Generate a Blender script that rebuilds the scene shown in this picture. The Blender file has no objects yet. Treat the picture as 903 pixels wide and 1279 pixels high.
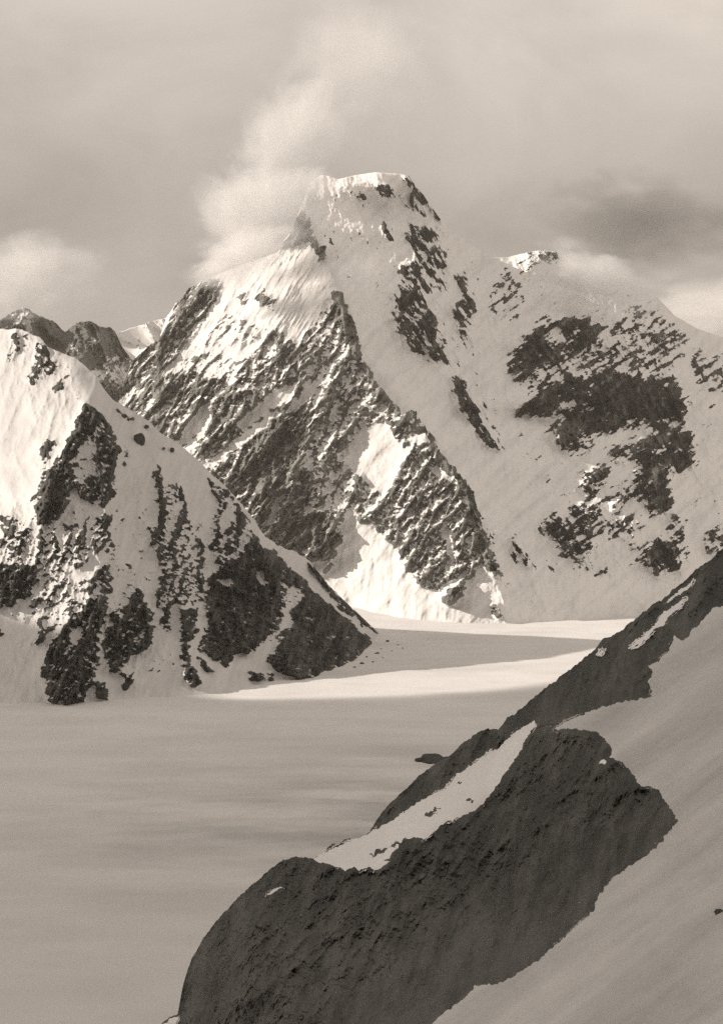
import bpy, math, random
import numpy as np
from mathutils import Vector
from mathutils.geometry import delaunay_2d_cdt

# ------------------------------------------------------------------ image frame
# All terrain is projected from the camera at (0,0,H): image pixel coordinates (u,v) and a guessed distance Y in metres.
H, F, CU, CV = 400.0, 2000.0, 451.5, 639.5
SUN = Vector((-0.88, 0.0, 0.47)).normalized()
R = math.radians
sc = bpy.context.scene
COL = sc.collection

def xyz(u, v, Y):
    return (u-CU)/F*Y, Y, H+(CV-v)/F*Y

# ------------------------------------------------------------------ noise
def _h(ix, iy, seed):
    n = (ix*374761393 + iy*668265263 + seed*1442695041) & 0xffffffff
    n = ((n ^ (n >> 13))*1274126177) & 0xffffffff
    n = ((n ^ (n >> 16))*2246822519) & 0xffffffff
    return n ^ (n >> 15)
def perlin(x, y, seed=0):
    x0 = np.floor(x).astype(np.int64); y0 = np.floor(y).astype(np.int64)
    fx = x-x0; fy = y-y0
    sx = fx*fx*fx*(fx*(fx*6-15)+10); sy = fy*fy*fy*(fy*(fy*6-15)+10)
    def g(ix, iy, dx, dy):
        a = (_h(ix, iy, seed) & 0xffff)*(2*math.pi/65536)
        return np.cos(a)*dx+np.sin(a)*dy
    a = g(x0, y0, fx, fy); b = g(x0+1, y0, fx-1, fy); c = g(x0, y0+1, fx, fy-1); d = g(x0+1, y0+1, fx-1, fy-1)
    return ((a+(b-a)*sx)+((c+(d-c)*sx)-(a+(b-a)*sx))*sy)*1.6
def fbm(x, y, octs=5, seed=0, gain=.5):
    s = 0; a = 1; f = 1; t = 0
    for i in range(octs):
        s = s+a*perlin(x*f+i*17.3, y*f-i*9.1, seed+i*31); t += a; a *= gain; f *= 2.03
    return s/t
def ridged(x, y, octs=5, seed=0, gain=.5):
    s = 0; a = 1; f = 1; t = 0; w = 1
    for i in range(octs):
        n = 1-np.abs(perlin(x*f+i*13.7, y*f+i*5.3, seed+i*37))*1.3
        n = n*n*w
        s = s+a*n; t += a; w = np.clip(n*1.6, 0, 1); a *= gain; f *= 2.07
    return s/t
def rot(u, v, ang, sx, sy):
    c, s = math.cos(R(ang)), math.sin(R(ang))
    return (u*c+v*s)/sx, (-u*s+v*c)/sy
def blur(a, r):
    k = np.exp(-0.5*(np.arange(-int(3*r)-1, int(3*r)+2)/r)**2); k /= k.sum(); m = len(k)//2
    for ax in (0, 1):
        p = np.pad(a, [(m, m) if i == ax else (0, 0) for i in (0, 1)], mode='edge')
        o = np.zeros_like(a)
        for i, w in enumerate(k):
            o += w*(p[i:i+a.shape[0], :] if ax == 0 else p[:, i:i+a.shape[1]])
        a = o
    return a

# ------------------------------------------------------------------ polygons / surfaces
def inside(px, py, poly):
    r = np.zeros(px.shape, bool); n = len(poly)
    x0, x1 = min(p[0] for p in poly), max(p[0] for p in poly)
    y0, y1 = min(p[1] for p in poly), max(p[1] for p in poly)
    m = (px >= x0) & (px <= x1) & (py >= y0) & (py <= y1)
    qx, qy = px[m], py[m]; q = np.zeros(qx.shape, bool)
    for i in range(n):
        xa, ya = poly[i]; xb, yb = poly[(i+1) % n]
        if ya == yb: continue
        c = ((ya > qy) != (yb > qy)) & (qx < (xb-xa)*(qy-ya)/(yb-ya)+xa)
        q ^= c
    r[m] = q
    return r
def sdf(px, py, poly):
    d = np.full(px.shape, 1e9)
    for i in range(len(poly)):
        xa, ya = poly[i]; xb, yb = poly[(i+1) % len(poly)]
        dx, dy = xb-xa, yb-ya; L = dx*dx+dy*dy
        if L == 0: continue
        t = np.clip(((px-xa)*dx+(py-ya)*dy)/L, 0, 1)
        d = np.minimum(d, (px-xa-t*dx)**2+(py-ya-t*dy)**2)
    d = np.sqrt(d)
    return np.where(inside(px, py, poly), d, -d)
def tri_interp(U, V, pts, lines):
    """distance from image control points, with ridge lines kept as creases"""
    P = []; E = []
    def idx(p):
        for i, q in enumerate(P):
            if abs(q[0]-p[0]) < .5 and abs(q[1]-p[1]) < .5: return i
        P.append(p); return len(P)-1
    for l in lines:
        ii = [idx(p) for p in l]
        E += [(a, b) for a, b in zip(ii, ii[1:]) if a != b]
    for p in pts: idx(p)
    co, _, faces, orig, _, _ = delaunay_2d_cdt([Vector(p[:2]) for p in P], E, [], 0, 1e-4)
    val = []
    for i, c in enumerate(co):
        o = orig[i]
        val.append(P[o[0]][2] if len(o) else min(P, key=lambda q: (q[0]-c.x)**2+(q[1]-c.y)**2)[2])
    out = np.full(U.shape, np.nan)
    for f in faces:
        (ax, ay), (bx, by), (cx, cy) = [co[i] for i in f]
        va, vb, vc = [val[i] for i in f]
        D = (by-cy)*(ax-cx)+(cx-bx)*(ay-cy)
        if abs(D) < 1e-6: continue
        m = (U >= min(ax, bx, cx)-1e-3) & (U <= max(ax, bx, cx)+1e-3) & (V >= min(ay, by, cy)-1e-3) & (V <= max(ay, by, cy)+1e-3)
        u, v = U[m], V[m]
        l1 = ((by-cy)*(u-cx)+(cx-bx)*(v-cy))/D; l2 = ((cy-ay)*(u-cx)+(ax-cx)*(v-cy))/D; l3 = 1-l1-l2
        k = (l1 >= -1e-5) & (l2 >= -1e-5) & (l3 >= -1e-5)
        o = out[m]; o[k] = (l1*va+l2*vb+l3*vc)[k]; out[m] = o
    bad = np.isnan(out)
    if bad.any():
        pa = np.array([p[:3] for p in P]); b = np.argwhere(bad)
        for s in range(0, len(b), 20000):
            q = b[s:s+20000]; du = U[q[:, 0], q[:, 1]][:, None]-pa[:, 0]; dv = V[q[:, 0], q[:, 1]][:, None]-pa[:, 1]
            w = 1/(du*du+dv*dv+4)**2
            out[q[:, 0], q[:, 1]] = (w*pa[:, 2]).sum(1)/w.sum(1)
    return out

def surface(U, V, pts, lines, soften=3.0, tilt=None):
    """tri_interp on a regular pixel grid, softened, then read at the mesh points"""
    u0, u1, v0, v1 = math.floor(U.min())-2, math.ceil(U.max())+2, math.floor(V.min())-2, math.ceil(V.max())+2
    GU, GV = np.meshgrid(np.arange(u0, u1+1.), np.arange(v0, v1+1.))
    G = tri_interp(GU, GV, pts, lines)
    if tilt is not None:
        m = tilt(GU, GV)                       # least recession to the right, metres per metre
        d = np.diff(G, axis=1, prepend=G[:, :1])
        dm = np.where(m > -5, np.maximum(d, m*G/F), d)
        G = G[:, :1]+np.cumsum(dm, 1)
    G = blur(G, soften)
    x = U-u0; y = V-v0; i = np.floor(x).astype(int); j = np.floor(y).astype(int); fx = x-i; fy = y-j
    i1 = np.minimum(i+1, G.shape[1]-1); j1 = np.minimum(j+1, G.shape[0]-1)
    return (G[j, i]*(1-fx)+G[j, i1]*fx)*(1-fy)+(G[j1, i]*(1-fx)+G[j1, i1]*fx)*fy

def grid_mesh(name, X, Y, Z, mat, attrs=None, keep=None, smooth=True):
    nr, nc = X.shape
    co = np.stack([X, Y, Z], -1).reshape(-1, 3)
    r, c = np.meshgrid(np.arange(nr-1), np.arange(nc-1), indexing='ij')
    a = (r*nc+c).ravel()
    faces = np.stack([a, a+nc, a+nc+1, a+1], 1)      # rows run downhill: normals face the camera
    if keep is not None:
        k = keep[:-1, :-1] | keep[1:, :-1] | keep[:-1, 1:] | keep[1:, 1:]
        faces = faces[k.ravel()]
        used = np.zeros(len(co), bool); used[faces.ravel()] = True
        mp = np.cumsum(used)-1; faces = mp[faces]; co = co[used]
    else: used = slice(None)
    me = bpy.data.meshes.new(name)
    me.vertices.add(len(co)); me.vertices.foreach_set('co', co.astype(np.float32).ravel())
    me.loops.add(len(faces)*4); me.loops.foreach_set('vertex_index', faces.astype(np.int32).ravel())
    me.polygons.add(len(faces)); me.polygons.foreach_set('loop_start', (np.arange(len(faces))*4).astype(np.int32))
    me.polygons.foreach_set('use_smooth', np.full(len(faces), smooth))
    for k, v in (attrs or {}).items():
        at = me.attributes.new(k, 'FLOAT', 'POINT'); at.data.foreach_set('value', v.ravel()[used].astype(np.float32))
    me.update(calc_edges=True); me.validate()
    me.materials.append(mat)
    o = bpy.data.objects.new(name, me); COL.objects.link(o)
    return o

def tag(o, label=None, cat=None, kind=None, group=None):
    if label: o['label'] = label
    if cat: o['category'] = cat
    if kind: o['kind'] = kind
    if group: o['group'] = group
    return o

# ------------------------------------------------------------------ materials
def nt(name):
    m = bpy.data.materials.new(name); m.use_nodes = True
    t = m.node_tree; t.nodes.clear()
    return m, t
def N(t, typ, **kw):
    n = t.nodes.new(typ)
    for k, v in kw.items():
        if k in n.inputs.keys() if not hasattr(n, k) else False: n.inputs[k].default_value = v
        elif hasattr(n, k): setattr(n, k, v)
        else: n.inputs[k].default_value = v
    return n
def noise_node(t, scale, detail=5, rough=.55, vec=None):
    n = t.nodes.new('ShaderNodeTexNoise'); n.inputs['Scale'].default_value = scale
    n.inputs['Detail'].default_value = detail; n.inputs['Roughness'].default_value = rough
    if vec: t.links.new(vec, n.inputs['Vector'])
    return n
def maprange(t, src, a, b, c, d):
    n = t.nodes.new('ShaderNodeMapRange'); t.links.new(src, n.inputs[0])
    for i, v in enumerate((a, b, c, d)): n.inputs[i+1].default_value = v
    return n.outputs[0]
def mth(t, op, a, b):
    n = t.nodes.new('ShaderNodeMath'); n.operation = op
    for i, s in enumerate((a, b)):
        if isinstance(s, (int, float)): n.inputs[i].default_value = s
        else: t.links.new(s, n.inputs[i])
    return n.outputs[0]
def mixc(t, f, a, b):
    n = t.nodes.new('ShaderNodeMix'); n.data_type = 'RGBA'
    if isinstance(f, (int, float)): n.inputs['Factor'].default_value = f
    else: t.links.new(f, n.inputs['Factor'])
    for k, s in (('A', a), ('B', b)):
        i = [q for q in n.inputs if q.name == k and q.type == 'RGBA'][0]
        if isinstance(s, tuple): i.default_value = (*s, 1)
        else: t.links.new(s, i)
    return [q for q in n.outputs if q.type == 'RGBA'][0]
def sn(v): return (v, v*.985, v*.965)
def rk(v): return (v, v*1.0, v*.92)

def mountain_mat(name, m_per_px, rock_lo, rock_hi, snow=.71, only=None, snow_dark=.87):
    """snow and bare rock; m_per_px sets the size of the finest grain"""
    m, t = nt(name)
    out = t.nodes.new('ShaderNodeOutputMaterial'); bs = t.nodes.new('ShaderNodeBsdfPrincipled')
    t.links.new(bs.outputs[0], out.inputs[0])
    tc = t.nodes.new('ShaderNodeTexCoord'); P = tc.outputs['Object']
    n1 = noise_node(t, 1/(m_per_px*(4 if only is None else 5)), 6, .72, P)
    n2 = noise_node(t, 1/(m_per_px*28), 5, .6, P)
    n3 = noise_node(t, 1/(m_per_px*2.2), 4, .75, P)
    tn = t.nodes.new('ShaderNodeAttribute'); tn.attribute_name = 'tone'      # banding of the rock, main peak's painted light and shade, streaks of the snow
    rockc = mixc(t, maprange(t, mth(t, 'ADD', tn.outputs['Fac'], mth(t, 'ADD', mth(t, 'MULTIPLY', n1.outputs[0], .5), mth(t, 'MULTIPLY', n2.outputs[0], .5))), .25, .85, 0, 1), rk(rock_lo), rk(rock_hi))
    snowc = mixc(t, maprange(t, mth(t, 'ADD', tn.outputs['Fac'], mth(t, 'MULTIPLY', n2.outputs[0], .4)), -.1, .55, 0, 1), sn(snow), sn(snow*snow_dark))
    if only == 'rock': colr = rockc; mask = None
    elif only == 'snow': colr = snowc; mask = None
    else:
        at = t.nodes.new('ShaderNodeAttribute'); at.attribute_name = 'rock'
        r = mth(t, 'ADD', at.outputs['Fac'], mth(t, 'MULTIPLY', mth(t, 'SUBTRACT', n1.outputs[0], .5), .55))
        mask = maprange(t, r, .47, .53, 0, 1)
        colr = mixc(t, mask, snowc, rockc)
    t.links.new(colr, bs.inputs['Base Color'])
    bs.inputs['Roughness'].default_value = .85
    bs.inputs['Specular IOR Level'].default_value = .1
    b = t.nodes.new('ShaderNodeBump'); b.inputs['Distance'].default_value = m_per_px*1.6
    t.links.new(mth(t, 'ADD', n1.outputs[0], mth(t, 'MULTIPLY', n3.outputs[0], .5)), b.inputs['Height'])
    if mask is not None: t.links.new(maprange(t, mask, 0, 1, .12, 1), b.inputs['Strength'])
    else: b.inputs['Strength'].default_value = 1 if only == 'rock' else .28
    t.links.new(b.outputs[0], bs.inputs['Normal'])
    return m

MAT_MAIN = mountain_mat('far_rock_and_snow', 3.6, .035, .26, snow=.84, snow_dark=.74)
MAT_LEFT = mountain_mat('near_rock_and_snow', 2.2, .035, .12, snow=.66)
MAT_BACK = mountain_mat('range_rock_and_snow', 4.6, .09, .24)
MAT_CRAG = mountain_mat('crag_rock', .45, .060, .125, only='rock')
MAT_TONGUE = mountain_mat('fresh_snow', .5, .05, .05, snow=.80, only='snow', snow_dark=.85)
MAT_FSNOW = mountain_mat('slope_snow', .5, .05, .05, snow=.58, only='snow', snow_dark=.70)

# ------------------------------------------------------------------ rock patches on a mountain
STY = {'iso': (0, 12, 12), 'diag': (137, 36, 6), 'dl': (146, 22, 7), 'vert': (100, 24, 6), 'dr': (58, 20, 7)}
def rock_field(U, V, base, patches, px_warp=3.0, seed=5, loose=None):
    wu = U+px_warp*fbm(U/12, V/12, 5, seed, .65)*2.4; wv = V+px_warp*fbm(U/12+40, V/12, 5, seed+9, .65)*2.4
    d = np.full(U.shape, float(base)); sty = np.zeros(U.shape, int); names = list(STY)
    for p in patches:
        m = inside(wu, wv, p[2]); d[m] = p[0]; sty[m] = names.index(p[1])
    dens = blur(d, 1.6)
    if loose is not None: dens = dens*(1-loose)+blur(d, 6.5)*loose
    n = np.zeros(U.shape)
    for i, k in enumerate(names):
        m = sty == i
        if not m.any(): continue
        a, sx, sy = STY[k]
        x, y = rot(U[m], V[m], a, sx, sy)
        n[m] = fbm(x, y, 6, seed+i*7, .66)
    w = np.clip((dens-.04)/.25, 0.05, 1)*np.clip((1.08-dens)/.34, .2, 1)
    fine = fbm(U/5.5, V/5.5, 4, seed+71, .7)*.38
    if loose is not None: n = n*(1+.45*loose)+loose*fbm(*rot(U, V, 150, 60, 26), 4, seed+73, .6)*.55
    return dens + (n*.95+fine)*w, blur(d, 3.0)

def lie_of_snow(U, V, Y, rock, soft, k=.34, r=9):
    """snow lies on ledges and in hollows, steep ribs are blown bare"""
    b = -np.gradient(Y, axis=0)/np.maximum(np.gradient(V, axis=0), .05)/(Y/F)
    b = blur(b, .8); dev = b-blur(b, r)
    hol = blur(Y, 1.2)-blur(Y, 6.0)
    q = dev/(dev.std()+1e-9)*.7 + hol/(hol.std()+1e-9)*.7
    w = np.clip(soft/.3, 0, 1)*np.clip((1.25-soft)/.5, 0, 1)+.10
    return rock - np.clip(q, -1.6, 1.6)*k*w

def columns(sky, u0, u1, nu, nv, vb, jag, seed=1):
    u = np.linspace(u0, u1, nu)
    s = np.array(sky, float)
    vt = np.interp(u, s[:, 0], s[:, 1])
    j = np.interp(u, s[:, 0], s[:, 2]) if s.shape[1] > 2 else np.ones(nu)
    vt = vt + jag*j*(fbm(u/9, u*0+.5, 4, seed, .6)*1.7)
    t = np.linspace(0, 1, nv)
    vbot = vb(u) if callable(vb) else np.full(nu, float(vb))
    U = np.repeat(u[None, :], nv, 0)
    V = vt[None, :]+(vbot-vt)[None, :]*t[:, None]
    return U, V
def add_back(X, Y, Z, attrs, step, n=14, drop=.8, zmin=-150, wob=.25, seed=3):
    """the far side of a mountain, falling away behind its skyline"""
    xs, ys, zs = [], [], []
    for i in range(n, 0, -1):
        d = step*i*(1+.06*i)
        xs.append(X[0]); ys.append(Y[0]+d)
        zs.append(np.maximum(Z[0]-d*drop*(1+wob*perlin(X[0]/(step*4), d/(step*3)+X[0]*0, seed)), zmin))
    X2 = np.vstack([np.array(xs), X]); Y2 = np.vstack([np.array(ys), Y]); Z2 = np.vstack([np.array(zs), Z])
    at = {k: np.vstack([np.repeat(v[:1], n, 0), v]) for k, v in attrs.items()}
    return X2, Y2, Z2, at

# ================================================================== THE MAIN PEAK AND ITS RIGHT MASSIF
sky_main = [(110,560,1),(140,525,1),(150,500,1),(158,470,1),(165,452,1),(175,440,1),(190,428,1.2),(199,424,1.2),(206,402,1.2),(220,379,1.2),(236,361,1.2),(253,352,1),
 (270,344,.8),(283,338,.6),(315,326,.5),(346,316,.8),(352,308,1),(358,296,1.2),(366,282,1.2),(376,258,.8),(384,238,.5),(392,224,.3),(401,218.5,.15),(412,220,.1),(422,224,.1),(443,219,.1),(470,215,.1),(495,217,.2),(510,220,.6),
 (526,240,.6),(538,258,.6),(551,275,.5),(573,295,.2),(594,309,.1),(613,321,.1),(632,322,.1),(650,317,.2),(659,315,.3),(678,312,.3),(696,315,.3),(716,326,.3),(745,332,.3),(769,337,.2),(802,353,.15),(819,370,.1),(842,394,.1),
 (869,410,.1),(903,421,.1),(950,431,.3),(1020,425,.6),(1120,400,1),(1250,420,1)]
arete = [(388,290,7560),(405,320,7420),(412,340,7330),(422,372,7190),(438,405,7060),(448,440,6940),(470,480,6790),(500,515,6640),(530,545,6520),(560,580,6390),(585,620,6240),(600,660,6110),(613,700,5990),(622,740,5880),(628,777,5765),(632,800,5700)]
rib_c = [(470,216,7930),(478,260,7760),(500,300,7620),(520,350,7420),(522,400,7260),(545,440,7180),(556,470,7130)]
rib_l = [(343,512,6820),(330,545,6730),(322,590,6620),(335,640,6480)]
rib_r = [(640,455,7270),(700,480,7180),(735,520,7060),(740,560,6900),(730,620,6600),(740,690,6280),(745,740,6020)]
pts_main = [(395,222,7950),(400,216,8000),(443,216,8000),(512,218,7980),(551,273,8060),(594,306,8190),(632,318,8260),(680,308,8200),(716,322,8230),(769,333,8330),(842,390,8500),(903,417,8700),(1020,420,8900),(1250,390,9000),(1250,330,9100),
 (90,380,8400),(90,560,7900),(90,830,6000),(110,500,7900),(150,500,7600),(165,452,7650),(199,420,7560),(236,361,7720),(253,352,7740),(283,336,7760),(346,313,7640),(370,275,7680),(100,200,8600),(700,200,9000),(1250,200,9600),(400,190,8200),
 (200,470,7330),(250,440,7350),(300,420,7220),(350,400,7130),(300,370,7450),(370,350,7380),(390,420,7060),(420,430,7000),
 (200,540,6950),(250,510,7030),(300,500,6900),(260,590,6700),(300,640,6560),(300,560,6700),(380,690,6470),(400,500,6830),(372,540,6760),(372,600,6560),(392,640,6500),
 (440,520,6800),(470,540,6680),(470,600,6480),(440,580,6620),(420,640,6430),(450,650,6360),(500,600,6430),(500,650,6280),(480,700,6240),(520,700,6110),(550,700,6060),(546,738,5960),
 (420,700,6420),(436,735,6270),(436,752,6240),(466,769,6060),(506,778,5900),(566,782,5760),(500,740,6050),(545,755,5900),(590,755,5850),
 (90,700,6900),(200,700,6700),(300,700,6450),(380,740,6320),(300,830,5900),(420,830,5850),(520,830,5600),(628,830,5520),(740,830,5500),(903,830,5700),(1250,830,6100),
 (430,260,7830),(440,320,7600),(425,300,7660),(450,360,7420),(480,420,7230),(470,440,7150),(500,480,7010),(520,520,6830),(555,560,6660),(590,590,6560),(620,640,6380),(630,680,6200),(640,720,6020),(645,760,5830),
 (505,235,7900),(530,270,7880),(545,330,7680),(590,340,7960),(575,400,7500),(610,400,7620),(590,450,7380),(560,500,7030),(610,520,7050),(600,560,6800),(640,560,6850),(620,470,7270),(660,600,6720),(680,650,6480),
 (660,360,7850),(640,400,7680),(700,400,7560),(760,400,7660),(800,400,7850),(850,430,8080),(900,460,8200),(800,480,7350),(860,500,7600),(930,500,7850),(790,540,7080),(860,560,7260),(940,560,7500),(1050,560,7700),(1250,560,8000),
 (780,600,6800),(830,600,6900),(870,640,6900),(940,640,7050),(790,660,6520),(830,690,6560),(880,700,6600),(700,560,6920),(690,700,6140),(800,720,6300),(870,730,6500),(700,745,5920),(713,781,5690),(746,774,5820),(789,771,6000),(903,765,6420),(1000,760,6700),(1250,740,7200),(680,781,5680)]
P_main = [
 (.20,'dr',[(400,235),(470,222),(560,280),(600,330),(600,430),(640,560),(600,560),(560,470),(500,440),(480,380),(440,330),(415,300)]),
 (.18,'dl',[(600,340),(660,318),(700,330),(800,360),(880,430),(903,520),(903,680),(840,730),(700,720),(640,640),(640,520),(610,420)]),
 (.14,'dr',[(600,560),(660,600),(690,700),(720,725),(650,735),(625,700)]),
 (.86,'diag',[(140,560),(140,500),(165,448),(190,425),(200,418),(210,400),(220,375),(236,356),(253,346),(278,350),(275,368),(262,385),(250,405),(235,425),(218,448),(206,466),(230,462),(266,470),(300,482),(350,500),(400,520),(425,560),(408,600),(390,640),(400,700),(330,700),(260,640),(140,620)]),
 (.64,'vert',[(338,409),(349,412),(363,427),(373,429),(386,412),(399,396),(413,369),(426,365),(442,412),(450,442),(470,478),(500,512),(480,535),(440,530),(400,520),(350,500),(300,480),(260,470),(230,460),(222,452),(266,439),(300,450),(313,446),(326,430)]),
 (.30,'diag',[(230,455),(266,439),(292,446),(300,462),(262,470)]),
 (.42,'diag',[(296,366),(330,360),(345,375),(340,390),(318,377),(300,381)]),
 (.28,'diag',[(262,385),(300,395),(330,410),(320,425),(290,432),(250,430),(240,420)]),
 (.12,'diag',[(278,379),(243,419),(221,450),(200,472),(206,473),(236,445),(262,412),(284,386)]),
 (.12,'diag',[(368,478),(345,485),(318,507),(294,528),(303,536),(335,516),(366,493)]),
 (.12,'diag',[(346,511),(320,527),(290,551),(258,580),(265,583),(300,556),(330,531),(350,517)]),
 (.22,'diag',[(262,500),(240,520),(222,545),(240,560),(252,548),(262,525)]),
 (.30,'diag',[(215,545),(238,555),(262,575),(255,590),(232,578),(205,552)]),
 (.2,'diag',[(392,470),(374,494),(352,512),(358,516),(382,500),(400,480)]),
 (.97,'vert',[(345,516),(330,532),(312,558),(300,583),(316,612),(338,648),(350,640),(352,612),(368,592),(373,560),(362,527)]),
 (.9,'diag',[(355,530),(366,514),(378,508),(375,520),(360,534)]),
 (.1,'diag',[(333,650),(345,622),(353,615),(345,640),(338,655)]),
 (.80,'diag',[(350,316),(356,303),(366,282),(378,258),(386,262),(389,280),(396,300),(405,306),(408,320),(399,328),(391,313),(383,301),(366,308)]),
 (.55,'dr',[(403,286),(413,300),(426,326),(419,328),(410,310)]),
 (.35,'dr',[(430,340),(450,350),(448,360),(438,352)]),
 (.93,'vert',[(414,364),(428,362),(437,392),(446,416),(450,444),(444,440),(434,428),(424,410),(412,400),(420,385)]),
 (.64,'vert',[(380,500),(440,520),(455,530),(441,550),(430,575),(452,596),(470,605),(478,640),(470,655),(445,650),(425,612),(395,600),(376,570)]),
 (.42,'vert',[(395,600),(425,610),(432,640),(425,660),(410,640),(390,650),(380,640)]),
 (.93,'vert',[(382,648),(398,634),(413,640),(427,668),(421,690),(403,704),(390,696),(382,668)]),
 (.8,'iso',[(402,710),(412,704),(428,704),(432,712),(418,716),(406,716)]),
 (.04,'vert',[(460,530),(481,527),(508,560),(508,572),(490,600),(474,612),(455,598),(433,578),(441,550)]),
 (.74,'vert',[(481,527),(493,524),(513,511),(526,523),(543,550),(556,573),(573,590),(591,616),(597,646),(609,676),(614,700),(629,719),(600,705),(589,706),(567,722),(546,737),(523,733),(511,716),(490,680),(470,660),(470,636),(480,616),(496,590),(508,566)]),
 (.93,'vert',[(570,586),(591,612),(599,646),(609,676),(616,700),(630,720),(612,714),(600,700),(590,662),(582,630)]),
 (.12,'dr',[(556,640),(562,660),(566,690),(560,712),(556,716),(560,690),(552,660)]),
 (.2,'iso',[(505,545),(520,535),(535,545),(538,556),(520,552)]),
 (.3,'iso',[(530,575),(560,590),(575,604),(550,596)]),
 (.97,'iso',[(579,720),(582,736),(567,753),(556,757),(553,742),(565,729)]),
 (.97,'iso',[(588,710),(596,702),(592,722),(584,722)]),
 (.8,'iso',[(610,756),(622,754),(627,772),(618,770),(610,764)]),
 (.0,'iso',[(490,683),(512,720),(523,735),(546,740),(553,738),(556,760),(582,740),(600,712),(608,750),(630,785),(500,780),(440,752),(407,713),(432,700),(432,668),(450,655),(470,662)]),
 (.6,'dr',[(474,226),(485,235),(500,240),(508,250),(490,248),(475,241)]),
 (.74,'dr',[(503,219),(514,221),(533,247),(556,278),(547,276),(526,256),(510,240)]),
 (.66,'dr',[(474,276),(486,280),(492,297),(488,302),(478,291)]),
 (.35,'dr',[(436,235),(455,240),(462,262),(450,262),(440,245)]),
 (.35,'dr',[(505,245),(540,262),(550,275),(530,275),(510,260)]),
 (.60,'dr',[(503,290),(513,280),(533,286),(546,288),(556,318),(560,334),(533,342),(516,322)]),
 (.62,'dr',[(498,333),(513,322),(535,338),(556,344),(546,362),(526,366),(510,372)]),
 (.72,'dr',[(490,392),(498,350),(512,366),(527,368),(543,393),(557,439),(561,454),(543,451),(510,434),(500,413)]),
 (.4,'dr',[(530,350),(556,340),(560,360),(545,364)]),
 (.60,'dr',[(563,340),(580,340),(590,366),(595,386),(586,402),(580,428),(568,410),(564,383),(576,366)]),
 (.84,'dr',[(564,471),(579,472),(586,495),(600,520),(612,545),(626,562),(618,562),(600,542),(580,520),(568,498)]),
 (.33,'dl',[(629,330),(650,322),(664,336),(650,360),(659,380),(634,406),(610,398),(616,360)]),
 (.45,'iso',[(659,314),(696,313),(700,322),(680,332),(664,326)]),
 (.88,'dl',[(630,463),(638,450),(643,436),(655,416),(678,403),(713,396),(738,398),(755,410),(746,428),(721,442),(696,455),(669,468),(653,474)]),
 (.52,'dl',[(676,425),(700,408),(722,412),(712,428),(690,440)]),
 (.48,'dl',[(660,475),(700,450),(750,425),(784,440),(792,462),(760,468),(730,478),(700,492),(670,505)]),
 (.88,'dl',[(640,519),(646,511),(669,492),(693,476),(736,471),(759,459),(779,464),(802,474),(832,464),(852,491),(856,513),(850,533),(832,538),(802,527),(778,534),(760,541),(741,541),(730,555),(713,568),(702,556),(687,539),(697,519),(669,521)]),
 (.5,'dl',[(700,500),(715,495),(720,505),(705,515)]),
 (.6,'dl',[(728,508),(750,500),(770,515),(755,522),(735,516)]),
 (.97,'dl',[(742,480),(772,468),(800,482),(828,498),(832,520),(800,515),(770,500),(748,525),(740,505)]),
 (.20,'iso',[(828,526),(840,524),(845,534),(832,536)]),
 (.52,'dl',[(780,386),(809,381),(838,402),(854,423),(850,446),(832,466),(802,476),(779,448),(768,413)]),
 (.30,'dl',[(762,395),(790,390),(795,420),(775,430),(760,415)]),
 (.45,'dl',[(859,449),(903,440),(1000,440),(1100,450),(1050,520),(960,500),(903,493),(885,489),(869,473)]),
 (.84,'dl',[(789,560),(802,543),(829,530),(852,537),(868,553),(868,580),(852,590),(834,588),(836,610),(829,640),(816,646),(805,625),(785,620),(765,640),(764,630),(788,603),(791,583)]),
 (.5,'dl',[(796,575),(806,570),(812,590),(800,605)]),
 (.86,'dl',[(729,590),(759,581),(760,596),(737,617),(729,610)]),
 (.6,'dl',[(764,560),(783,556),(782,571),(765,579)]),
 (.70,'dl',[(726,626),(746,630),(747,656),(735,686),(722,706),(712,700),(702,690),(686,670),(674,656),(692,649),(706,640)]),
 (.88,'dr',[(674,655),(690,650),(694,666),(702,688),(690,672)]),
 (.9,'dl',[(806,679),(829,673),(850,684),(850,706),(836,714),(816,713),(808,699)]),
 (.48,'dl',[(830,630),(842,632),(855,665),(852,690),(836,676)]),
 (.42,'dl',[(758,648),(799,644),(800,662),(793,688),(764,673)]),
 (.75,'iso',[(748,706),(761,707),(760,718),(749,714)]),
 (.60,'dl',[(872,683),(885,656),(903,651),(960,650),(980,690),(900,695)]),
 (.90,'dr',[(634,664),(645,675),(655,690),(665,711),(656,709),(643,692)]),
 (.5,'dr',[(682,697),(690,700),(703,713),(696,714)]),
 (.45,'dr',[(605,650),(614,665),(618,680),(610,672)]),
 (.42,'dr',[(622,715),(632,718),(640,735),(634,735)]),
 (.38,'dr',[(712,690),(724,700),(742,705),(740,712),(716,706)]),
]
def relief_main(U, V, Y, soft, seed=11):
    # gullies and spurs down the fall line, stronger on rock
    left = np.clip((np.interp(V, [215,290,330,440,560,660,780], [392,392,410,447,545,600,628])-U)/12, 0, 1)
    g1x, g1y = rot(U, V, 128, 150, 42); g2x, g2y = rot(U, V, 75, 150, 46)
    big = left*ridged(g1x, g1y, 4, seed) + (1-left)*ridged(g2x, g2y, 4, seed+3)
    sn_r = left*20+(1-left)*20
    n = -big*(sn_r+92*soft)
    m1 = ridged(*rot(U, V, 118, 34, 13), 5, seed+7); m2 = ridged(*rot(U, V, 66, 34, 12), 5, seed+9)
    mid = left*m1+(1-left)*m2
    n += -mid*(11+9*(1-left)+64*soft)*(.4+.6*soft)
    n += fbm(U/7, V/7, 5, seed+21, .62)*(3.2+44*soft)
    return n
NU, NV = 1150, 760
U, V = columns(sky_main, 110, 1180, NU, NV, 812, 2.6, 4)
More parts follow.
